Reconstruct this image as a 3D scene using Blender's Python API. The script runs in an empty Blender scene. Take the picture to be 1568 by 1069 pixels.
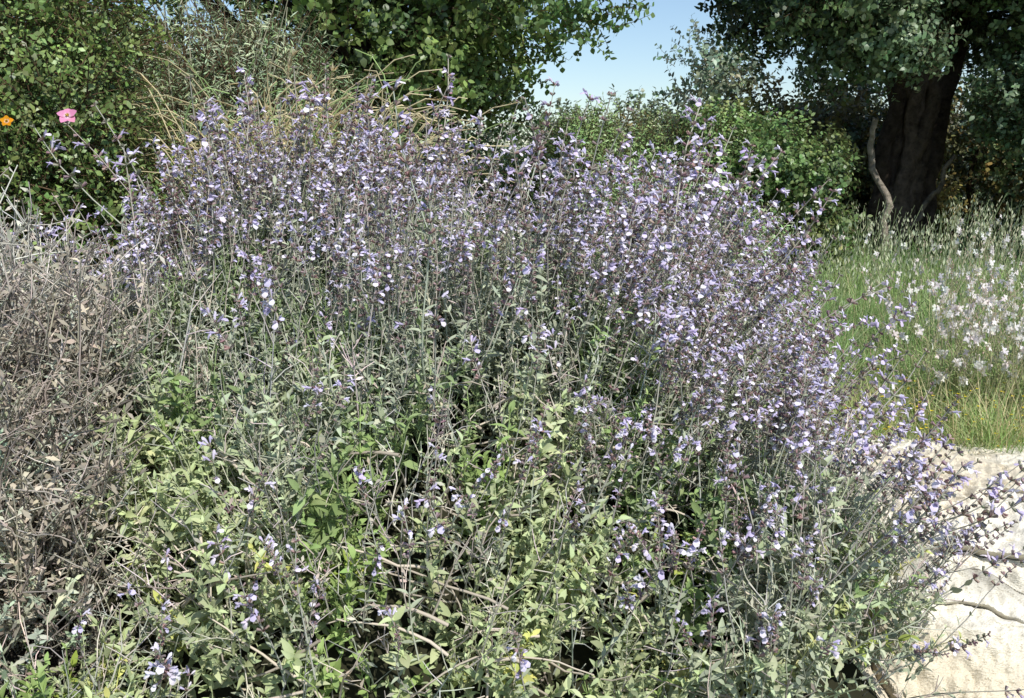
import bpy, math, numpy as np
rng = np.random.default_rng(11)
U = rng.uniform
scene = bpy.context.scene

# ---------------------------------------------------------------- materials
def mat_attr(name, rough=0.6, transl=0.25, spec=0.3, noise=0.0, nscale=40.0, bump=0.0, bdist=0.02):
    m = bpy.data.materials.new(name); m.use_nodes = True
    nt = m.node_tree; N = nt.nodes; L = nt.links
    N.clear()
    out = N.new('ShaderNodeOutputMaterial')
    at = N.new('ShaderNodeAttribute'); at.attribute_name = 'Col'
    col = at.outputs['Color']
    if spec > 0.01:
        p = N.new('ShaderNodeBsdfPrincipled')
        p.inputs['Roughness'].default_value = rough
        p.inputs['Specular IOR Level'].default_value = spec
        cin = p.inputs['Base Color']
    else:
        p = N.new('ShaderNodeBsdfDiffuse'); cin = p.inputs['Color']
    if noise > 0:
        tc = N.new('ShaderNodeTexCoord')
        nz = N.new('ShaderNodeTexNoise'); nz.inputs['Scale'].default_value = nscale
        nz.inputs['Detail'].default_value = 8; nz.inputs['Roughness'].default_value = 0.65
        L.new(tc.outputs['Object'], nz.inputs['Vector'])
        mr = N.new('ShaderNodeMapRange')
        mr.inputs[1].default_value = 0.3; mr.inputs[2].default_value = 0.7
        mr.inputs[3].default_value = 1-noise; mr.inputs[4].default_value = 1+noise
        L.new(nz.outputs['Fac'], mr.inputs[0])
        vm = N.new('ShaderNodeVectorMath'); vm.operation = 'SCALE'
        L.new(col, vm.inputs[0]); L.new(mr.outputs[0], vm.inputs['Scale'])
        col = vm.outputs[0]
        if bump > 0:
            b = N.new('ShaderNodeBump'); b.inputs['Strength'].default_value = bump
            b.inputs['Distance'].default_value = bdist
            L.new(nz.outputs['Fac'], b.inputs['Height']); L.new(b.outputs[0], p.inputs['Normal'])
    L.new(col, cin)
    if transl > 0:
        t = N.new('ShaderNodeBsdfTranslucent'); L.new(col, t.inputs['Color'])
        mx = N.new('ShaderNodeMixShader'); mx.inputs[0].default_value = transl
        L.new(p.outputs[0], mx.inputs[1]); L.new(t.outputs[0], mx.inputs[2])
        L.new(mx.outputs[0], out.inputs['Surface'])
    else:
        L.new(p.outputs[0], out.inputs['Surface'])
    return m

M_SAGE = mat_attr('sage_leaf', 0.75, 0.25, 0.0)
M_PETAL = mat_attr('petal', 0.6, 0.3, 0.0)
M_LEAF = mat_attr('glossy_leaf', 0.42, 0.22, 0.5)
M_TWIG = mat_attr('twig', 0.85, 0.0, 0.0)
M_BARK = mat_attr('bark', 0.9, 0.0, 0.0, 0.6, 9, 1.0, 0.08)
M_GRASS = mat_attr('grass_blade', 0.5, 0.35, 0.0)

# ---------------------------------------------------------------- templates
class T:
    def __init__(s):
        s.v=[]; s.f=[]; s.c=[]; s.t=[]; s.m=[]; s.n=0
    def add(s, v, f, c, tint=1.0, mat=0):
        v=np.asarray(v,float); f=np.asarray(f,int)
        s.v.append(v); s.f.append(f+s.n); s.n+=len(v)
        c=np.asarray(c,float)
        if c.ndim==1: c=np.tile(c,(len(v),1))
        s.c.append(c); s.t.append(np.full(len(v),tint)); s.m.append(np.full(len(f),mat))
    def done(s):
        s.V=np.concatenate(s.v); s.F=np.concatenate(s.f); s.C=np.concatenate(s.c)
        s.TT=np.concatenate(s.t); s.MM=np.concatenate(s.m); return s

def norm(a):
    a=np.asarray(a,float); return a/np.maximum(np.linalg.norm(a,axis=-1,keepdims=True),1e-9)

def tube(path, rad, sides=3):
    path=np.asarray(path,float); rad=np.asarray(rad,float)
    tg=norm(np.gradient(path,axis=0))
    ref=np.array([0.31,0.93,0.17]) if abs(tg[:,1]).mean()<0.8 else np.array([1.,0,0.1])
    a=norm(np.cross(tg,ref)); b=np.cross(tg,a)
    an=np.arange(sides)*2*np.pi/sides
    V=path[:,None]+rad[:,None,None]*(np.cos(an)[None,:,None]*a[:,None]+np.sin(an)[None,:,None]*b[:,None])
    m=len(path)
    i=np.arange(m-1)[:,None]*sides; j=np.arange(sides)[None]; k=(j+1)%sides
    F=np.stack([i+j,i+k,i+sides+k,i+sides+j],-1).reshape(-1,4)
    return V.reshape(-1,3),F

def leaf(base, d, n, L, W, droop=0.3, rows=4, fold=0.25, shape=0.8, cols=3):
    d=norm(d); n=norm(n-d*np.dot(n,d)); s=np.cross(d,n)
    t=np.linspace(0,1,rows)
    w=W*0.5*np.sin(np.pi*np.clip(0.06+0.9*t**shape,0,1))
    c=base+d*(L*t*(1-0.25*abs(droop)*t))[:,None]-n*(droop*L*t*t)[:,None]
    if cols==3:
        V=np.stack([c-s*w[:,None]+n*(fold*w)[:,None], c, c+s*w[:,None]+n*(fold*w)[:,None]],1)
    else:
        V=np.stack([c-s*w[:,None], c+s*w[:,None]],1)
    F=[]
    for i in range(rows-1):
        for j in range(cols-1):
            a=i*cols+j; F.append((a,a+1,a+cols+1,a+cols))
    return V.reshape(-1,3),np.array(F)

def bend_path(L, n=5, amt=0.15):
    t=np.linspace(0,1,n); ang=U(0,6.28); k=U(-amt,amt)*L; ang2=U(0,6.28); k2=U(-amt,amt)*L*0.4
    p=np.stack([np.cos(ang)*k*t**2+np.cos(ang2)*k2*np.sin(t*6), np.sin(ang)*k*t**2+np.sin(ang2)*k2*np.sin(t*6), L*t],1)
    return p
def at(path,t):
    n=len(path)-1; x=min(max(t,0),0.9999)*n; i=int(x); return path[i]*(1-(x-i))+path[i+1]*(x-i)
def jit(c,a=0.15,h=0.06):
    c=np.asarray(c,float); return c*U(1-a,1+a)*(1+U(-h,h,3))

def sage_sprig(L=0.22, leafL=0.055, ratio=0.36, pairs=6):
    T0=T(); p=bend_path(L,4,0.2)
    v,f=tube(p,np.linspace(0.0026,0.0014,4),3); T0.add(v,f,np.array([1.15,1.12,1.2]),1,1)
    az=U(0,6.28)
    for i in range(pairs):
        t=(i+1)/pairs; b=at(p,t)
        az+=1.57+U(-0.3,0.3)
        l=leafL*(1.15-0.5*t)*U(0.75,1.2)
        for k in range(2):
            if U()<0.09: continue
            a=az+k*math.pi+U(-0.3,0.3)
            el=U(0.0,0.8)+0.5*t
            d=np.array([math.cos(a)*math.cos(el),math.sin(a)*math.cos(el),math.sin(el)])
            v,f=leaf(b,d,np.array([-math.cos(a)*0.5,-math.sin(a)*0.5,1.0])+U(-0.35,0.35,3),l,l*ratio*U(0.8,1.2),U(0.0,0.7),4,U(0.1,0.6),shape=0.9)
            c=jit([1,1,1],0.25,0.06)
            T0.add(v,f,c,1,0)
        for k in range(2):
            a=U(0,6.28); el=U(0.5,1.3)
            d=np.array([math.cos(a)*math.cos(el),math.sin(a)*math.cos(el),math.sin(el)])
            v,f=leaf(b,d,np.array([0,0,1.])+U(-.6,.6,3),l*0.55,l*0.55*ratio,U(0,0.4),3,0.2,cols=2)
            T0.add(v,f,jit([1.15,1.15,1.15],0.2),1,0)
    return T0.done()

def sage_spike(L=0.36, start=0.5, bloom=0.5, fs=1.0):
    T0=T(); p=bend_path(L,6,0.15)
    v,f=tube(p,np.linspace(0.0026,0.0014,6),3); T0.add(v,f,jit([0.46,0.45,0.38],0.2),0,1)
    for i in range(5):
        b=at(p,0.03+0.10*i); az=U(0,6.28)
        for k in range(2):
            a=az+k*math.pi; d=np.array([math.cos(a),math.sin(a),U(0.3,0.9)])
            l=U(0.02,0.045)
            v,f=leaf(b,d,[0,0,1.],l,l*0.32,U(0,0.5),4,0.3); T0.add(v,f,np.array([0.39,0.43,0.31])*U(0.7,1.2),0,0)
    nw=int(U(5,9)); peak=U(0.1,0.9)
    for i in range(nw):
        q=i/(nw-1); t=start+(1-start)*(0.02+0.97*q); b=at(p,t)
        nc=int(U(4,8)); sc=(1.15-0.45*q)
        for k in range(nc):
            a=U(0,6.28); el=U(0.1,0.9)
            d=norm(np.array([math.cos(a)*math.cos(el),math.sin(a)*math.cos(el),math.sin(el)]))
            cl=0.012*sc*1.2
            pp=np.stack([b,b+d*cl*0.5,b+d*cl])
            v,f=tube(pp,np.array([0.0012,0.0034,0.0038])*sc,3)
            r=U()
            T0.add(v,f,jit([0.43,0.32,0.31],0.3,0.12) if r<0.6 else jit([0.38,0.39,0.29],0.3),0,2)
            pr=bloom*math.exp(-((q-peak)/0.33)**2)
            if U()<pr:
                base=b+d*cl*0.8; n=np.array([0,0,1.0])
                col=jit([0.60,0.54,0.74],0.15,0.04)
                if U()<0.5: col=jit([0.79,0.74,0.86],0.08,0.03)
                s=U(0.75,1.25)*fs
                pp=np.stack([base,base+d*0.007*s,base+d*0.013*s+n*0.001])
                v,f=tube(pp,np.array([0.0018,0.003,0.004])*s,4); T0.add(v,f,col*0.97,0,2)
                e=pp[-1]
                v,f=leaf(e-d*0.003,d+n*0.75,n*1.0-d*0.4,0.013*s,0.009*s,0.35,4,-0.6); T0.add(v,f,col*0.97,0,2)
                v,f=leaf(e-n*0.002,d-n*0.55,n,0.014*s,0.014*s,0.6,4,-0.25,shape=1.2); T0.add(v,f,np.clip(col*1.12,0,0.92),0,2)
                for sg in (-1,1):
                    sd=norm(np.cross(d,n))*sg
                    v,f=leaf(e-n*0.002,d*0.5+sd-n*0.35,n,0.008*s,0.005*s,0.4,3,0.0,cols=2); T0.add(v,f,col,0,2)
    return T0.done()

def dry_twig(L=0.3,nl=1.0):
    T0=T(); p=bend_path(L,6,0.3)
    v,f=tube(p,np.linspace(0.0030,0.0013,6),3); T0.add(v,f,jit([1,1,1],0.2),1,1)
    for i in range(int(U(4,8))):
        t=U(0.15,0.95); b=at(p,t); a=U(0,6.28); el=U(0.4,1.2); l=L*U(0.15,0.4)
        d=np.array([math.cos(a)*math.cos(el),math.sin(a)*math.cos(el),math.sin(el)])
        q=np.stack([b,b+d*l*.5+U(-1,1,3)*l*.05,b+d*l+U(-1,1,3)*l*.1])
        v,f=tube(q,[0.0019,0.0015,0.0011],3); T0.add(v,f,jit([1,1,1],0.3),1,1)
        for k in range(int(U(1,5)*nl)):
            bb=q[0]+(q[2]-q[0])*U(0.3,1); a2=U(0,6.28)
            dd=np.array([math.cos(a2),math.sin(a2),U(-0.6,0.8)]); ll=U(0.01,0.024)
            v,f=leaf(bb,dd,U(-1,1,3)+[0,0,.5],ll,ll*0.42,U(-0.6,1.0),3,0.6,cols=2); T0.add(v,f,jit([1.0,0.98,0.92],0.35),1,0)
    for k in range(int(8*nl)):
        bb=at(p,U(0.3,1)); a2=U(0,6.28)
        dd=np.array([math.cos(a2),math.sin(a2),U(-0.6,0.8)]); ll=U(0.012,0.03)
        v,f=leaf(bb,dd,U(-1,1,3)+[0,0,.5],ll,ll*0.38,U(-0.6,1.0),3,0.6,cols=2); T0.add(v,f,jit([1.05,1.03,0.95],0.35),1,0)
    return T0.done()

def tree_sprig(L=0.28, nl=9, l=0.05, w=0.03, rows=4, spread=1.0):
    T0=T(); p=bend_path(L,3,0.25)
    v,f=tube(p,np.linspace(0.004,0.0015,3),3); T0.add(v,f,np.array([.12,.08,.05]),0,1)
    az=U(0,6.28)
    for i in range(nl):
        t=(i+1.2)/(nl+0.2); az+=2.4*spread+U(-.4,.4); b=at(p,t); el=U(-0.2,0.9)
        d=np.array([math.cos(az)*math.cos(el),math.sin(az)*math.cos(el),math.sin(el)])
        ll=l*U(0.7,1.25)
        v,f=leaf(b,d,np.array([0,0,1.])+U(-.7,.7,3),ll,w*U(0.8,1.2),U(0,0.4),rows,0,cols=2); T0.add(v,f,jit([1,1,1],0.3,0.08),1,0)
    return T0.done()

# ---------------------------------------------------------------- builder
class B:
    def __init__(s): s.V=[];s.F=[];s.C=[];s.M=[];s.n=0
    def inst(s,tp,P,D,scale,col):
        k=len(P)
        if k==0: return
        z=norm(D); r=norm(rng.normal(size=(k,3))); x=norm(np.cross(r,z)); y=np.cross(z,x)
        R=np.stack([x,y,z],-1)*np.asarray(scale)[:,None,None]
        V=np.einsum('kij,nj->kni',R,tp.V)+P[:,None]
        C=tp.C[None]*(np.where(tp.TT[None,:,None]>0.5,col[:,None],1.0+(col[:,None].mean(-1,keepdims=True)/max(col.mean(),1e-6)-1)*0.4))
        s.raw(V.reshape(-1,3),(tp.F[None]+(np.arange(k)*len(tp.V))[:,None,None]).reshape(-1,4),C.reshape(-1,3),np.tile(tp.MM,k))
    def raw(s,V,F,C,M):
        s.V.append(V.astype(np.float32)); s.F.append((F+s.n).astype(np.int32)); s.n+=len(V)
        C=np.asarray(C,float)
        if C.ndim==1: C=np.tile(C,(len(V),1))
        s.C.append(C.astype(np.float32))
        s.M.append(np.full(len(F),M,np.int32) if np.isscalar(M) else M.astype(np.int32))
    def scatter(s,tps,P,D,scale,col):
        idx=rng.integers(0,len(tps),len(P))
        for i,tp in enumerate(tps):
            m=idx==i; s.inst(tp,P[m],D[m],scale[m],col[m])
    def tube(s,path,rad,col,mat=1,sides=6):
        v,f=tube(path,rad,sides); s.raw(v,f,np.asarray(col,float),mat)
    def finish(s,name,mats,smooth=True):
        V=np.concatenate(s.V);F=np.concatenate(s.F);C=np.concatenate(s.C);M=np.concatenate(s.M)
        me=bpy.data.meshes.new(name)
        me.vertices.add(len(V)); me.vertices.foreach_set('co',V.ravel())
        me.loops.add(F.size); me.loops.foreach_set('vertex_index',F.ravel())
        me.polygons.add(len(F))
        me.polygons.foreach_set('loop_start',np.arange(len(F),dtype=np.int32)*4)
        me.polygons.foreach_set('loop_total',np.full(len(F),4,np.int32))
        me.polygons.foreach_set('material_index',M)
        me.polygons.foreach_set('use_smooth',np.full(len(F),smooth))
        for m in mats: me.materials.append(m)
        a=me.color_attributes.new('Col','FLOAT_COLOR','POINT')
        a.data.foreach_set('color',np.concatenate([np.clip(C,0,0.95),np.ones((len(C),1),np.float32)],1).astype(np.float32).ravel())
        me.update(calc_edges=True)
        ob=bpy.data.objects.new(name,me); scene.collection.objects.link(ob)
        return ob

def colvar(base,k,a=0.2,h=0.08):
    return np.asarray(base)[None]*U(1-a,1+a,(k,1))*(1+U(-h,h,(k,3)))
def mk_noise(n,fmin,fmax):
    ang=U(0,6.28,n); fr=np.exp(U(math.log(fmin),math.log(fmax),n)); ph=U(0,6.28,n)
    a=1/np.sqrt(fr); a/=np.sqrt((a**2).sum()/2)
    return lambda x,y: sum(a[i]*np.sin(fr[i]*(np.cos(ang[i])*x+np.sin(ang[i])*y)*1.0+ph[i]) for i in range(n))
nA=mk_noise(12,2.5,9); nB=mk_noise(14,1.5,14); nG=mk_noise(10,0.3,2.5)
def sst(x,a,b):
    t=np.clip((x-a)/(b-a),0,1); return t*t*(3-2*t)
def ground_z(x,y):
    x=np.asarray(x,float); y=np.asarray(y,float)
    z=0.35*sst(y,3.1,4.3)+0.02*nG(x*2,y*2)*sst(y,0,3)
    return z+0.05*sst(y,5,12)

# ---------------------------------------------------------------- bush fields
def dome(x,y,cx,cy,axl,axr,ayf,ayb,h,p=2.6,q=0.55):
    dx=(x-cx)/np.where(x<cx,axl,axr); dy=(y-cy)/np.where(y<cy,ayf,ayb)
    r=np.hypot(dx,dy); return h*np.clip(1-r**p,0,1)**q
def h_sage(x,y):
    a=dome(x,y,-0.4,3.75,1.62,1.78,1.7,1.2,1.33)*(1-0.18*np.clip(x,0,1.3))
    b=dome(x,y,0.55,2.75,0.8,0.72,0.75,1.0,0.66)
    c=dome(x,y,-1.12,1.98,0.36,0.4,0.35,0.4,0.46)
    m=np.maximum(np.maximum(a,b),c)
    return m+0.10*nA(x,y)*(m>0.1)
def h_dry(x,y):
    a=dome(x,y,-1.66,2.7,0.9,0.86,0.8,0.72,0.98)
    return a+0.08*nB(x,y)*(a>0.1)
def grad(h,x,y,e=0.04):
    return (h(x+e,y)-h(x-e,y))/(2*e),(h(x,y+e)-h(x,y-e))/(2*e)
def sample_field(h,k,box,zmin=0.06):
    X=[];Y=[];tot=0
    while tot<k:
        x=U(box[0],box[1],k*3); y=U(box[2],box[3],k*3); z=h(x,y); gx,gy=grad(h,x,y)
        w=np.sqrt(1+gx**2+gy**2); m=(z>zmin)&(U(0,3.5,len(x))<w)
        X.append(x[m]);Y.append(y[m]);tot+=m.sum()
    x=np.concatenate(X)[:k];y=np.concatenate(Y)[:k]
    gx,gy=grad(h,x,y); gx=np.clip(gx,-3,3);gy=np.clip(gy,-3,3)
    n=norm(np.stack([-gx,-gy,np.ones(k)],1)); return np.stack([x,y,h(x,y)],1),n
UP=np.array([0,0,1.0])

# ---------------------------------------------------------------- SAGE
sage=B()
sp_small=[sage_sprig(U(0.16,0.26),U(0.032,0.044),0.36,6) for _ in range(12)]
sp_big=[sage_sprig(U(0.12,0.2),U(0.045,0.064),0.40,5) for _ in range(12)]
box=(-2.3,1.9,1.3,5.4)
P,N=sample_field(h_sage,12800,box)
depth=U(0,1,len(P))**1.15*0.34
keep=(P[:,2]>h_dry(P[:,0],P[:,1])-0.03)
keep&=~((nB(P[:,0]*3.1+2,P[:,1]*3.1)>0.9)&(U(0,1,len(P))<0.8))
P,N,depth=P[keep],N[keep],depth[keep]
low=1-sst(P[:,2]+0.12*nA(P[:,0]*1.7,P[:,1]*1.7),0.7,1.1)
low=low*(1-sst(P[:,0]+0.1*nB(P[:,0],P[:,1]),0.1,0.6)*0.7)
P2=P-N*(depth+0.09)[:,None]; P2[:,2]=np.maximum(P2[:,2],0.02)
D=norm(N*0.55+UP*0.75+rng.normal(size=P.shape)*0.28)
isbig=U(0,1,len(P))<low*0.75
cg=np.array([0.43,0.465,0.35]); cy=np.array([0.47,0.53,0.28])
mixv=np.clip(low+U(-0.3,0.3,len(P)),0,1)[:,None]
col=(cg*(1-mixv)+cy*mixv)*U(0.72,1.2,(len(P),1))
patch=(nA(P[:,0]*2.3+5,P[:,1]*2.3)>0.45)[:,None]
col=np.where(patch,col*np.array([0.64,0.76,0.50]),col)
yl=((U(0,1,len(P))<0.09)&(P[:,2]<0.6))[:,None]; col=np.where(yl,col*np.array([1.25,1.15,0.7]),col)
for m,t in ((isbig,sp_big),(~isbig,sp_small)):
    sage.scatter(t,P2[m],D[m],U(0.8,1.2,m.sum()),col[m])
st=[dry_twig(U(0.24,0.4),0.4) for _ in range(8)]
P,N=sample_field(h_sage,1900,box); k=(P[:,2]>h_dry(P[:,0],P[:,1])-0.02); P,N=P[k],N[k]
D=norm(N*0.5+UP*0.8+rng.normal(size=P.shape)*0.28)
sage.scatter(st,P-N*U(0.08,0.28,(len(P),1)),D,U(0.7,1.1,len(P)),colvar([0.54,0.50,0.43],len(P),0.3))
spk=[sage_spike(U(0.26,0.50),U(0.45,0.72),U(0.0,0.60),1.03) for _ in range(40)]
P,N=sample_field(h_sage,7000,box)
den=0.60*sst(P[:,2],0.92,1.2)+0.40*sst(P[:,0],-0.1,0.7)*sst(P[:,2],0.2,0.4)+0.08*(P[:,0]>-0.8)+0.02
den*=0.8+0.5*nB(P[:,0]*2,P[:,1]*2)
k=(U(0,1,len(P))<den)&(P[:,2]>h_dry(P[:,0],P[:,1])-0.02); P,N=P[k],N[k]
right=sst(P[:,0],0.3,1.0)[:,None]; leftw=sst(-P[:,0],0.6,1.5)[:,None]
D=norm(N*(0.25+0.35*right)+UP*0.8+np.array([0.12,0,0])+right*np.array([0.30,0,-0.1])-leftw*np.array([0.25,0,0])+rng.normal(size=P.shape)*0.2)
lng=(U(0,1,len(P))<0.13)&((P[:,2]>1.0)|(P[:,0]>0.7))
sage.scatter(spk,P-N*U(0.0,0.14,(len(P),1)),D,U(0.65,1.1,len(P))+0.45*lng,np.ones((len(P),3))*U(0.85,1.2,(len(P),1)))
for i in range(200):
    a=U(0,6.28); r=U(0.5,0.85)**0.7
    ex=-0.35+math.cos(a)*1.4*r; ey=3.6+math.sin(a)*1.5*r
    ez=float(h_sage(np.array(ex),np.array(ey)))-U(0.08,0.25)
    if ez<0.3 : continue
    s=np.array([-0.3+U(-.35,.35),3.3+U(-.4,.4),0.05]); e=np.array([ex,ey,ez])
    t=np.linspace(0,1,9)[:,None]; mid=(s+e)/2+np.array([0,0,U(-0.3,0.1)])+U(-.1,.1,3)
    p=s*(1-t)**2+2*mid*t*(1-t)+e*t*t+np.cumsum(rng.normal(size=(9,3))*0.008,0)
    sage.tube(p,np.linspace(U(0.008,0.014),0.003,9),np.array([0.34,0.30,0.24])*U(0.6,1.2),1,5)
for i in range(140):
    x0=U(-0.9,0.7); y0=U(2.1,2.8); z0=float(h_sage(np.array(x0),np.array(y0)))-U(0.07,0.2)
    if z0<0.08: continue
    d=norm(np.array([U(-1,1),U(-0.4,0.1),U(-0.3,0.3)])); L=U(0.15,0.4)
    t=np.linspace(0,1,8)[:,None]; p=np.array([x0,y0,z0])+d*L*(t-0.5)+np.array([0,0,1])*U(-.06,.06)*np.sin(t*3)+np.cumsum(rng.normal(size=(8,3))*0.006,0)
    sage.tube(p,np.linspace(U(0.003,0.006),0.0018,8),np.array([0.54,0.47,0.38])*U(0.6,1.2),1,5)
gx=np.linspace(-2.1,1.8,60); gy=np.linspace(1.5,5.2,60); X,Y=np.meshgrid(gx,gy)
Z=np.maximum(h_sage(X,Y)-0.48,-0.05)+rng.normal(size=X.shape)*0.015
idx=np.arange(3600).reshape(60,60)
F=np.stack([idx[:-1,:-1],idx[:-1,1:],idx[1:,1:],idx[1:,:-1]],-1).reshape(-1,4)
sage.raw(np.stack([X,Y,Z],-1).reshape(-1,3),F,np.array([0.03,0.03,0.018]),1)  # added inner core sheet, coloured near black as painted shade behind the gaps
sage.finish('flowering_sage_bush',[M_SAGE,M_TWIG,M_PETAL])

# ---------------------------------------------------------------- DRY BUSH
dry=B()
tw=[dry_twig(U(0.24,0.4)) for _ in range(16)]
P,N=sample_field(h_dry,4200,(-2.8,-0.75,1.8,3.7)); k=P[:,2]>h_sage(P[:,0],P[:,1])-0.15; P,N=P[k],N[k]
dp=U(0,1,(len(P),1))**1.2*0.45+0.08
D=norm(N*0.4+UP*0.9+rng.normal(size=P.shape)*0.33)
dbase=np.where((nB(P[:,0]*2,P[:,1]*2+3)>0.3)[:,None],np.array([[0.47,0.42,0.355]]),np.array([[0.60,0.57,0.50]]))
dry.scatter(tw,P-N*dp,D,U(0.8,1.4,len(P)),dbase*U(0.45,1.25,(len(P),1)))
g=[sage_sprig(0.18,0.038,0.34,6) for _ in range(5)]
P,N=sample_field(h_dry,1800,(-2.8,-0.75,1.8,3.7)); k=P[:,2]>h_sage(P[:,0],P[:,1])-0.1; P,N=P[k],N[k]
k=U(0,1,len(P))<0.35+0.65*sst(P[:,0],-1.7,-1.1); P,N=P[k],N[k]
dry.scatter(g,P-N*U(0.03,0.25,(len(P),1)),norm(N+UP*.5+rng.normal(size=P.shape)*.3),U(.7,1.1,len(P)),colvar([0.47,0.50,0.38],len(P)))
for i in range(170):
    s=np.array([-1.7+U(-.3,.3),2.8+U(-.3,.3),0.02]); a=U(0,6.28); r=U(0.3,0.95)
    ex=-1.7+math.cos(a)*0.8*r; ey=2.7+math.sin(a)*.7*r; e=np.array([ex,ey,float(h_dry(np.array(ex),np.array(ey)))-U(-0.08,.15)])
    t=np.linspace(0,1,9)[:,None]; mid=(s+e)/2+U(-.15,.15,3)
    p=s*(1-t)**2+2*mid*t*(1-t)+e*t*t+np.cumsum(rng.normal(size=(9,3))*0.01,0)
    dry.tube(p,np.linspace(U(0.006,0.011),0.002,9),np.array([0.46,0.41,0.34])*U(0.5,1.2),1,5)
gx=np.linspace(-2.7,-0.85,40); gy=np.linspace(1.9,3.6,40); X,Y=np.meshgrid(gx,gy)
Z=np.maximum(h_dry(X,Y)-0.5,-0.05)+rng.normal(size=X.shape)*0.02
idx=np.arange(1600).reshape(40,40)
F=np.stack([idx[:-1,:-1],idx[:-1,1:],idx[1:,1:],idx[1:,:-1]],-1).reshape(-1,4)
dry.raw(np.stack([X,Y,Z],-1).reshape(-1,3),F,np.array([0.04,0.035,0.03]),1)  # same kind of added core: shade between the twigs put into its dark colour
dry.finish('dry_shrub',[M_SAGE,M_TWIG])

# ---------------------------------------------------------------- generic crowns
def crown(b,blobs,nclump,per,clr,tps,col,scale=1.0,cv=0.35,shell=0.5,zmin=0.0,lean=0.5,skip=None):
    vol=np.array([q[3]*q[4]*q[5] for q in blobs])**(2/3); pr=vol/vol.sum()
    cents=[]
    for i in range(nclump):
        q=blobs[rng.choice(len(blobs),p=pr)]
        d=norm(rng.normal(size=3)); r=U(shell,1.0)**0.6
        c=np.array(q[:3])+d*r*np.array(q[3:6]); cc=clr*U(0.6,1.3)
        if c[2]<zmin or (skip and skip(c)): continue
        cents.append(c)
        n=int(per*(cc/clr)**1.5)
        dd=norm(rng.normal(size=(n,3))+d*0.5); rr=U(0.35,1.0,(n,1))**0.7*cc
        P=c+dd*rr*np.array([1.15,1.15,0.75])
        D=norm(dd+UP*lean*0.5+d*0.3+rng.normal(size=(n,3))*0.4)
        m=P[:,2]>zmin
        base=np.asarray(col[rng.integers(0,len(col))])*U(1-cv,1+cv)
        b.scatter(tps,P[m],D[m],scale*U(0.75,1.2,m.sum()),colvar(base,m.sum(),0.25))
    return cents
def limb(b,s,e,r0,r1,sag=0.2,col=(0.10,0.075,0.055),n=10,sides=7,wob=0.03,rise=0.0):
    s=np.array(s,float); e=np.array(e,float)
    t=np.linspace(0,1,n)[:,None]; mid=(s+e)/2+U(-sag,sag,3)+np.array([0,0,rise])
    p=s*(1-t)**2+2*mid*t*(1-t)+e*t*t
    w=np.cumsum(rng.normal(size=(n,3))*wob,0); w-=w[0]+(w[-1]-w[0])*t; p=p+w
    b.tube(p,np.linspace(r0,r1,n)*U(0.92,1.08,n),col,1,sides); return p

carob_s=[tree_sprig(0.26,10,0.062,0.042) for _ in range(8)]
fine_s=[tree_sprig(0.24,12,0.045,0.018,3) for _ in range(8)]
small_s=[tree_sprig(0.16,10,0.03,0.018,3) for _ in range(8)]
needle_s=[tree_sprig(0.30,16,0.05,0.007,3) for _ in range(6)]
MM=[M_LEAF,M_TWIG]; MB=[M_LEAF,M_BARK]

t1=B()
bl=[(-1.7,8.6,3.0,1.8,1.3,1.5),(-0.3,8.4,3.5,1.05,1.1,1.0),(-2.9,9.0,3.2,1.3,1.2,1.7),(-1.1,8.9,2.2,1.1,1.0,0.9),(-1.8,8.6,4.4,1.8,1.4,1.0),(-0.1,8.6,2.8,0.8,0.8,0.5)]
cs=crown(t1,bl,195,46,0.35,carob_s,[(0.18,0.26,0.075),(0.24,0.34,0.10),(0.10,0.165,0.055)],1.0,0.35,0.45,0.8)
tr=limb(t1,(-1.4,8.9,0.3),(-1.3,8.8,2.2),0.24,0.16,0.1,(0.12,0.09,0.07),10,10,0.02)
for c in cs[::3]: limb(t1,tr[rng.integers(5,10)],c,0.05,0.01,0.3,n=8,sides=5)
t1.finish('carob_tree',MB)

t2=B()
sk=lambda c: 4.45<c[0]<5.25 and c[1]<12.0 and c[2]<3.5
bl=[(5.0,11.6,5.0,2.8,2.2,1.5),(3.1,11.2,3.9,1.0,1.2,0.9),(3.9,11.0,3.6,0.9,1.0,0.7),(6.4,10.8,3.1,1.0,1.0,1.1),(7.2,11.6,2.6,1.4,1.2,1.4),(5.2,13.0,3.8,2.0,0.9,0.9),(6.0,10.8,4.2,1.8,1.1,0.9),(4.6,12.8,4.2,1.6,1.0,1.1)]
cs=crown(t2,bl,270,48,0.40,carob_s,[(0.10,0.155,0.07),(0.14,0.205,0.09),(0.065,0.11,0.05)],1.15,0.35,0.4,1.9,skip=sk)
cs+=crown(t2,[(7.0,10.6,2.1,1.2,0.7,1.1),(5.75,10.6,2.6,0.45,0.5,0.9),(3.8,10.8,2.85,0.5,0.4,0.4),(5.4,10.5,1.9,0.3,0.3,0.5)],92,42,0.32,carob_s,[(0.17,0.25,0.125),(0.13,0.20,0.10)],1.0,0.3,0.4,1.0,skip=sk)
bk=np.array((0.07,0.055,0.044))
tips=[]
for k in range(9):
    a=k*2*math.pi/8; r=0.13 if k<8 else 0
    s=(4.72+r*1.4*math.cos(a),11.9+r*math.sin(a),0.22); e=(4.98+r*0.9*math.cos(a+0.7),11.8+r*0.9*math.sin(a+0.7),4.8)
    tips.append(limb(t2,s,e,0.10 if k<8 else 0.2,0.08 if k<8 else 0.15,0.06,bk*U(0.7,1.7),28,9,0.03))
tips.append(limb(t2,(5.05,12.1,0.25),(5.6,12.3,4.6),0.12,0.08,0.1,bk,18,10,0.03))
tips.append(limb(t2,(4.78,11.8,2.3),(4.0,11.4,4.3),0.11,0.07,0.1,bk,14,10,0.03))
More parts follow.
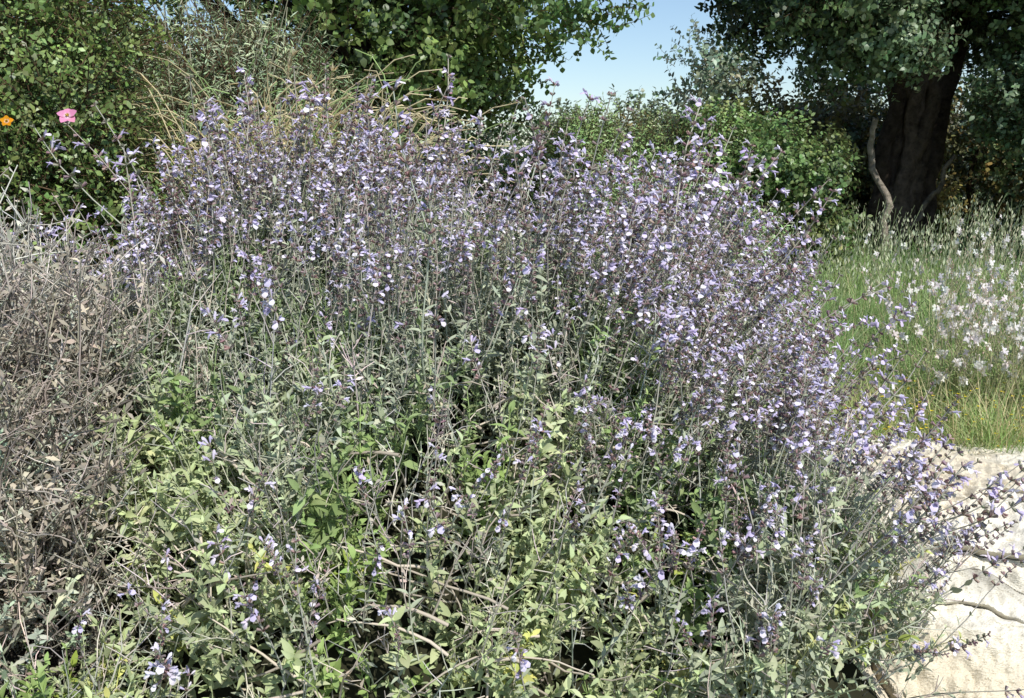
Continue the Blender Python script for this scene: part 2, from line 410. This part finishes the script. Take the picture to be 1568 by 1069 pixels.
limb(t2,(4.45,11.45,0.3),(4.12,11.2,2.1),0.05,0.03,0.06,(0.30,0.26,0.21),16,8,0.03)
limb(t2,(4.4,11.4,0.5),(5.15,11.4,1.7),0.04,0.025,0.08,(0.13,0.11,0.085),16,8,0.03)
for i,c in enumerate(cs):
    if c[2]>3.2 and i%3==0:
        cand=tips[rng.integers(0,len(tips))]; limb(t2,cand[rng.integers(len(cand)//2,len(cand))],c,0.04,0.01,0.25,bk,9,5,rise=0.25)
t2.finish('carob_tree',MB)

t3=B()
bl=[(-3.0,4.9,1.2,1.25,0.9,1.6),(-2.75,5.1,2.2,0.8,0.8,0.85),(-3.6,5.0,2.6,1.0,0.8,1.0),(-2.3,4.6,0.8,0.6,0.5,0.9)]
crown(t3,bl,290,54,0.23,small_s,[(0.20,0.285,0.085),(0.145,0.225,0.07),(0.25,0.33,0.10)],1.05,0.35,0.55,0.05)
for i in range(40):
    e=np.array(bl[rng.integers(0,4)][:3])+U(-.6,.6,3); limb(t3,(-2.9+U(-.3,.3),4.95,0.2),e,0.02,0.006,0.2,n=7,sides=5)
t3.finish('evergreen_shrub',MM)

t4=B()
crown(t4,[(-1.85,6.2,1.5,0.8,0.6,0.85),(-2.3,6.4,1.7,0.7,0.5,0.7)],110,38,0.26,needle_s,[(0.42,0.48,0.31),(0.31,0.41,0.21)],1.1,0.25,0.3,0.2,1.8)
for i in range(40): limb(t4,(-1.9,6.3,0.3),(-1.9+U(-.8,.7),6.2+U(-.4,.4),U(1.3,2.7)),0.01,0.003,0.1,(0.36,0.34,0.24),n=7,sides=4)
t4.finish('grey_broom_shrub',[M_SAGE,M_TWIG])
t5=B()
crown(t5,[(1.05,10.0,1.2,0.9,0.8,0.9),(0.5,10.4,1.25,0.8,0.7,0.8),(2.0,9.6,0.95,0.7,0.7,0.7)],125,52,0.27,fine_s,[(0.25,0.36,0.13),(0.21,0.31,0.11),(0.30,0.38,0.17)],1.0,0.3,0.4,0.3,1.2)
limb(t5,(1.05,10,0.3),(1.05,10,1.5),0.05,0.02); t5.finish('green_shrub',MM)
t5=B()
crown(t5,[(1.45,7.4,0.85,0.5,0.5,0.55),(1.0,7.6,0.85,0.5,0.5,0.5)],75,50,0.2,fine_s,[(0.35,0.48,0.21),(0.30,0.42,0.19)],0.8,0.25,0.3,0.3,1.2)
limb(t5,(1.2,7.5,0.3),(1.2,7.5,0.9),0.03,0.01); t5.finish('green_shrub',MM)
t5=B()
crown(t5,[(2.65,9.4,1.1,0.4,0.5,0.75),(2.25,9.9,1.35,0.4,0.5,0.75)],60,46,0.23,carob_s,[(0.15,0.235,0.075),(0.21,0.26,0.09)],0.75,0.3,0.4,0.3)
limb(t5,(2.5,9.6,0.3),(2.5,9.6,1.5),0.04,0.02); t5.finish('green_shrub',MM)
t6=B()
bl=[(3.6,14.5,1.3,1.3,0.8,1.1),(5.2,15,1.5,1.5,0.8,1.3),(7.0,14.8,1.3,1.6,0.8,1.4),(9,14.5,1.5,1.8,0.9,1.6),(2.2,15.5,1.1,1.2,0.8,1.0)]
crown(t6,bl,180,44,0.42,carob_s,[(0.12,0.165,0.06),(0.27,0.22,0.07),(0.17,0.18,0.075),(0.10,0.15,0.075)],1.3,0.3,0.3,0.4)
for q in bl: limb(t6,(q[0],q[1],0.3),(q[0],q[1],2.0),0.08,0.04)
t6.finish('understorey_hedge',MB)
t7=B()
bl=[]
for x in np.arange(-34,36,2.6):
    bl.append((x,27+U(-2,2),1.6,1.9,1.5,1.2+U(-.3,.3)))
bl+=[(5.0,26,2.7,0.9,1.0,2.0),(-14,24,3,5,2,4),(18,24,3,5,2,4)]
crown(t7,bl,500,40,0.75,carob_s,[(0.24,0.28,0.17),(0.29,0.31,0.19),(0.19,0.25,0.16)],2.2,0.25,0.3,0.3)
for q in bl: limb(t7,(q[0],q[1],0.3),(q[0],q[1],2.0),0.12,0.06)
t7.finish('distant_trees',MB)

# ---------------------------------------------------------------- flowers on left shrub
def rose(name,pos,face,R,col,cen):
    b=B(); face=norm(face); r=norm(np.cross(face,[0.2,0.1,1])); s=np.cross(face,r)
    for k in range(5):
        a=k*2*math.pi/5+U(-.1,.1); d=r*math.cos(a)+s*math.sin(a)+face*U(0.1,0.5)
        c=jit(col,0.1); v,f=leaf(np.array(pos),d,face,R,R*0.8,U(-0.1,0.4),6,0.3,shape=1.15,cols=3)
        cc=np.tile(c,(18,1)); cc[:6]=np.array(c)*0.5+0.4; b.raw(v,f,cc,0)
    for k in range(26):
        a=U(0,6.28); d=norm(face+0.5*(r*math.cos(a)+s*math.sin(a)))
        b.tube(np.stack([pos,pos+d*R*0.18,pos+d*R*0.3]),[0.0008,0.0008,0.002],cen,1,4)
    limb(b,np.array(pos)-face*0.02+[0,0.12,-0.2],np.array(pos),0.003,0.002,0.02,(0.1,0.14,0.05),n=6,sides=5,wob=.002)
    b.finish(name,[M_PETAL,M_TWIG])
rose('pink_rose',np.array([-1.82,4.05,1.79]),(0.3,-1,0.9),0.044,(0.74,0.30,0.48),(0.75,0.6,0.1))
for q in ((-2.10,4.0,1.80),(-2.12,4.0,1.85),(-2.07,4.05,1.77)):
    rose('orange_flower',np.array(q),(0.2,-1,0.5),0.027,(0.70,0.30,0.02),(0.7,0.5,0.05))

# ---------------------------------------------------------------- straw grass clump
sg=B()
for i in range(420):
    s=np.array([-1.1+U(-.3,.3),5.0+U(-.15,.15),0.35]); dx=rng.normal()*0.25; L=U(1.05,1.68)
    e=s+np.array([dx,U(-.35,.1),L]); sd=1 if U()<0.65 else -1; tip=e+np.array([sd*U(0.05,0.6),U(-.2,.1),-U(-0.15,0.25)])
    t=np.linspace(0,1,9)[:,None]; c=e+[0,0,0.12]
    p=s*(1-t)**2+2*c*t*(1-t)+tip*t*t
    v,f=tube(p,np.linspace(0.0055,0.003,9),3)
    sg.raw(v,f,np.array([0.88,0.78,0.50])*U(0.65,1.08)*(1 if U()<0.8 else np.array([.6,.9,.6])),0)
    if U()<0.3:
        for k in range(26):
            b0=at(p,U(0.75,1)); d=norm(p[-1]-p[-3]+U(-.4,.4,3)*0.1+U(-.2,.2,3)*.1)
            v,f=leaf(b0,d,[0,0,1.],0.05,0.007,U(-.2,.4),3,0,cols=2); sg.raw(v,f,jit([0.85,0.74,0.5]),0)
sg.finish('dry_straw_grass_clump',[M_GRASS])

# ---------------------------------------------------------------- meadow grass
def blades(b,P,L,W,col,bend=0.5):
    k=len(P); a=U(0,6.28,k); d=np.stack([np.cos(a),np.sin(a),np.zeros(k)],1); s=np.stack([-np.sin(a),np.cos(a),np.zeros(k)],1)
    bd=U(0.1,1,k)*bend; rows=4; Vs=[]
    for j in range(rows):
        t=j/(rows-1); w=W*(1-t)**0.7*0.5+0.0004
        c=P+d*(L*bd*t*t)[:,None]+UP*(L*(t-0.35*bd*t*t))[:,None]
        Vs+= [c-s*w[:,None],c+s*w[:,None]]
    V=np.stack(Vs,1); F=np.array([[2*j,2*j+1,2*j+3,2*j+2] for j in range(rows-1)])
    C=np.repeat(col[:,None],2*rows,1)
    b.raw(V.reshape(-1,3),(F[None]+(np.arange(k)*2*rows)[:,None,None]).reshape(-1,4),C.reshape(-1,3),0)
gr=B()
def addgrass(n,x0,x1,y0,y1,L0,L1,W,pal,mod=0.4):
    x=U(x0,x1,n); y=y0+(y1-y0)*U(0,1,n)**1.3
    m=(h_sage(x,y)<0.15)&(h_dry(x,y)<0.15)
    m&=~((x>0.7)&(x<4.2)&(y<3.95+0.12*np.sin(x*5))&(y>1.8)); x=x[m];y=y[m]; n=len(x)
    ln=U(L0,L1,n)*(0.75+mod*nG(x*6,y*6)); pal=np.array(pal); c=pal[rng.integers(0,len(pal),n)]*U(0.7,1.25,(n,1))
    c*=1+0.15*nG(x*4+3,y*4)[:,None]*np.array([1.3,0.8,1.0])
    blades(gr,np.stack([x,y,ground_z(x,y)-0.01],1),np.abs(ln)+0.05,np.full(n,W),np.clip(c,0.05,.8),1.0)
pg=[(0.30,0.45,0.16),(0.36,0.51,0.21),(0.25,0.38,0.12),(0.45,0.53,0.28)]
addgrass(45000,0.9,9,3.9,12.5,0.15,0.36,0.008,pg)
addgrass(20000,0.9,4.0,3.9,7,0.15,0.45,0.005,pg+[(0.58,0.52,0.30)],0.5)
addgrass(1200,0.95,3.6,3.9,4.6,0.3,0.6,0.005,[(0.62,0.55,0.32),(0.4,0.45,0.2)],0.3)
addgrass(10000,-9,2,4.5,14,0.2,0.4,0.008,pg)
addgrass(8000,-5,5,0.6,3.8,0.04,0.14,0.004,pg+[(0.4,0.35,0.18)]*2)
gr.finish('meadow_grass',[M_GRASS])
ot=B()
for i in range(700):
    x=U(1.9,8.0); y=U(6.0,11.5); z=float(ground_z(x,y)); L=U(0.45,0.9)
    if h_sage(np.array(x),np.array(y))>0.1: continue
    s=np.array([x,y,z]); t=np.linspace(0,1,6)[:,None]; dx=np.array([U(-.15,.25),U(-.1,.1),0])
    p=s+UP*L*t+dx*t**2; v,f=tube(p,np.linspace(0.004,0.002,6),3); c=np.array([0.42,0.50,0.27])*U(0.8,1.2); ot.raw(v,f,c,0)
    for k in range(9):
        b0=at(p,U(0.65,1.0)); a=U(0,6.28); e=b0+np.array([math.cos(a)*.035,math.sin(a)*.035,-0.01])
        v,f=leaf(e,np.array([math.cos(a)*.4,math.sin(a)*.4,-1]),U(-1,1,3),0.038,0.013,0.1,3,0.3); ot.raw(v,f,jit([0.62,0.64,0.44],0.2),0)
ot.finish('wild_oat_grass',[M_GRASS])
def gaura(cx,cy,n,sp,Lm=0.85):
    b=B()
    for i in range(n):
        x=cx+rng.normal()*sp; y=cy+rng.normal()*sp*0.8; z=float(ground_z(x,y)); L=U(0.3,Lm)
        s=np.array([x,y,z]); d=np.array([rng.normal()*0.22,rng.normal()*0.15,0]); t=np.linspace(0,1,7)[:,None]
        p=s+UP*L*t+d*t**1.5; v,f=tube(p,np.linspace(0.003,0.0013,7),3); b.raw(v,f,np.array([0.44,0.42,0.26])*U(.7,1.2),1)
        for k in range(10):
            b0=at(p,U(0.05,0.6)); a=U(0,6.28); l=U(.03,.07); v,f=leaf(b0,[math.cos(a),math.sin(a),U(.2,1)],[0,0,1.],l,l*.2,U(0,.5),4,.2); b.raw(v,f,jit([0.34,0.42,0.18],.3),0)
        tc=U(0.65,0.95)
        for k in range(int(U(1,9))):
            b0=at(p,min(1,tc+rng.normal()*0.03))+U(-.012,.012,3); a=U(0,6.28); fc=norm([math.cos(a),math.sin(a)-.4,U(0,.6)]); r=norm(np.cross(fc,[0.1,.2,1])); q=np.cross(fc,r)
            R=U(0.013,0.022); c=jit([0.88,0.83,0.80],0.05)
            for m in range(4):
                an=m*1.57+U(-.35,.35)+.6; v,f=leaf(b0,r*math.cos(an)+q*math.sin(an)+fc*.3,fc,R,R*.65,.3,4,.1,shape=1.2,cols=2); b.raw(v,f,c,2)
        for k in range(6):
            b0=at(p,U(0.8,1)); v,f=leaf(b0,U(-1,1,3)+[0,0,1],U(-1,1,3),.015,.005,0,3,.3); b.raw(v,f,np.array([.6,.42,.36]),2)
    b.finish('white_gaura_plant',[M_GRASS,M_TWIG,M_PETAL])
gaura(2.35,4.55,160,0.24); gaura(3.0,5.6,130,0.40); gaura(3.9,7.0,110,0.6,0.95)
yf=B()
for i in range(380):
    x=U(1.2,3.2); y=3.95+abs(rng.normal())*0.35; z=float(ground_z(x,y))
    L=U(0.08,0.25); p=np.array([x,y,z])+UP*L*np.linspace(0,1,3)[:,None]; v,f=tube(p,[.001]*3,3); yf.raw(v,f,np.array([.25,.3,.1]),0)
    for m in range(4):
        a=m*1.57; v,f=leaf(p[-1],[math.cos(a),math.sin(a),.3],[0,0,1.],.010,.010,0,3,0,cols=2); yf.raw(v,f,np.array([.8,.62,.05]),0)
yf.finish('yellow_wildflowers',[M_PETAL])

# ---------------------------------------------------------------- limestone outcrop: stepped, fractured face
xs=np.concatenate([np.linspace(0.75,2.5,400),np.linspace(2.52,4.4,110)]); nx=len(xs); ny=460
ts=np.linspace(0,1,ny); X,Tt=np.meshgrid(xs,ts)
prof_t=[0,0.05,0.14,0.40,0.45,0.66,0.72,0.80,0.88,1.0]
prof_y=[2.0,2.25,2.50,2.70,2.78,2.96,3.10,3.24,3.50,4.35]
prof_z=[-0.12,-0.05,-0.02,0.20,0.215,0.37,0.385,0.43,0.44,0.40]
rr=np.random.default_rng(21)
def mk2(n,fmin,fmax):
    ang=rr.uniform(0,6.28,n); fr=np.exp(rr.uniform(math.log(fmin),math.log(fmax),n)); ph=rr.uniform(0,6.28,n)
    a=1/np.sqrt(fr); a/=np.sqrt((a**2).sum()/2)
    return lambda x,y: sum(a[i]*np.sin(fr[i]*(np.cos(ang[i])*x+np.sin(ang[i])*y)+ph[i]) for i in range(n))
w1=mk2(10,3,14); w2=mk2(34,14,120); w3=mk2(24,50,220); wl=mk2(8,1.5,6)
Tw=np.clip(Tt+(0.025*wl(X,Tt)+0.012*w1(X,Tt*2))*np.sin(np.pi*Tt),0,1)
Y=np.interp(Tw,prof_t,prof_y); Z=np.interp(Tw,prof_t,prof_z)
K=34
sx=X+0.07*w1(X*1.5,Y*1.5)+0.016*w2(X*0.6,Y*0.6)+0.35*(Tt); sy=Tt*2.6+0.05*w1(X+7,Y)+0.014*w2(X*.6+3,Y*.6)
pts=np.stack([rr.uniform(0.5,5.0,K),rr.uniform(-0.2,2.8,K)],1)
D1=np.full(X.shape,9.);D2=np.full(X.shape,9.);I1=np.zeros(X.shape,int)
for i,p in enumerate(pts):
    d=np.maximum(np.abs(sx-p[0])*0.8,np.abs(sy-p[1])*1.25)+0.3*np.hypot(sx-p[0],sy-p[1])
    c=d<D1; D2=np.where(c,D1,np.minimum(D2,d)); I1=np.where(c,i,I1); D1=np.where(c,d,D1)
off=rr.uniform(-1,1,K)[I1]; ta=rr.uniform(-1,1,K)[I1]; tb=rr.uniform(-1,1,K)[I1]
edge=D2-D1
crk=np.exp(-(edge/0.014)**2)*np.clip(0.35+1.0*w1(X*2+1,Y*2),0,1)
hgt=0.022*off+0.05*ta*(sx-pts[:,0][I1])+0.05*tb*(sy-pts[:,1][I1])-0.05*crk+0.016*w1(X*2,Y*2)+0.012*np.abs(w2(X,Y*1.4))+0.005*w3(X,Y)+0.001*rr.normal(size=X.shape)
vis=sst(Tt,0.0,0.06)*(1-sst(Tt,0.93,1.0))
Yr=Y-0.8*hgt*vis; Zr=Z+0.55*hgt*vis-0.03*(1-vis); Xr=X
rk=B()
idx=np.arange(nx*ny).reshape(ny,nx)
F=np.stack([idx[:-1,:-1],idx[:-1,1:],idx[1:,1:],idx[1:,:-1]],-1).reshape(-1,4)
stain=np.clip(0.4+0.6*w1(X*0.8,Y*2),0,1)[...,None]
cc=np.array([0.70,0.66,0.56])*(1-stain)+np.array([0.63,0.56,0.43])*stain
cc=cc*(1-0.5*crk[...,None])*(1+0.04*off[...,None])
rk.raw(np.stack([Xr,Yr,Zr],-1).reshape(-1,3),F,cc.reshape(-1,3),0)
M_ROCK=mat_attr('limestone',0.9,0.0,0.0,0.13,22,0.6,0.01)
rk.finish('limestone_rock_outcrop',[M_ROCK],smooth=False)

# ---------------------------------------------------------------- ground
ga=np.concatenate([-np.geomspace(300,12,14),np.linspace(-10,14,110),np.geomspace(16,400,14)])
X,Y=np.meshgrid(ga,ga); Z=ground_z(X,Y)
in_rock=(X>0.8)&(X<4.35)&(Y>1.95)&(Y<4.2)
Z=np.where(in_rock,Z-0.35*sst(Y,2.0,2.5)*(1-sst(Y,3.9,4.3)),Z)
n=len(ga); idx=np.arange(n*n).reshape(n,n)
F=np.stack([idx[:-1,:-1],idx[:-1,1:],idx[1:,1:],idx[1:,:-1]],-1).reshape(-1,4)
gb=B(); gcol=np.where((nG(X,Y)>0)[...,None],np.array([0.16,0.17,0.08]),np.array([0.22,0.19,0.12]))
gb.raw(np.stack([X,Y,Z],-1).reshape(-1,3),F,gcol.reshape(-1,3),0)
gb.finish('ground',[mat_attr('soil',0.95,0,0.0,0.4,25,0.6)])

# ---------------------------------------------------------------- light, world, camera
sd=norm([0.40,-0.72,1.0]); el=math.asin(sd[2]); az=math.atan2(sd[0],sd[1])
w=bpy.data.worlds.new('World'); scene.world=w; w.use_nodes=True; nt=w.node_tree
bg=nt.nodes['Background']; sky=nt.nodes.new('ShaderNodeTexSky'); sky.sky_type='NISHITA'; sky.sun_disc=False
sky.sun_elevation=el; sky.sun_rotation=az; sky.air_density=1.0; sky.dust_density=0.4; sky.ozone_density=2.6
nt.links.new(sky.outputs[0],bg.inputs[0]); bg.inputs[1].default_value=0.14
sl=bpy.data.lights.new('sun','SUN'); sl.energy=5.0; sl.angle=math.radians(0.5); sl.color=(1,0.97,0.91)
so=bpy.data.objects.new('sun',sl); scene.collection.objects.link(so)
from mathutils import Vector
so.rotation_euler=Vector(sd).to_track_quat('Z','Y').to_euler()
cam=bpy.data.cameras.new('camera'); cam.lens=33.84; cam.sensor_width=36; cam.clip_end=1500; cam.clip_start=0.05
co=bpy.data.objects.new('camera',cam); scene.collection.objects.link(co)
co.location=(0,0,1.6); co.rotation_euler=(math.radians(90-10.9),0,0); scene.camera=co
scene.view_settings.view_transform='Standard'; scene.view_settings.look='None'; scene.view_settings.exposure=0
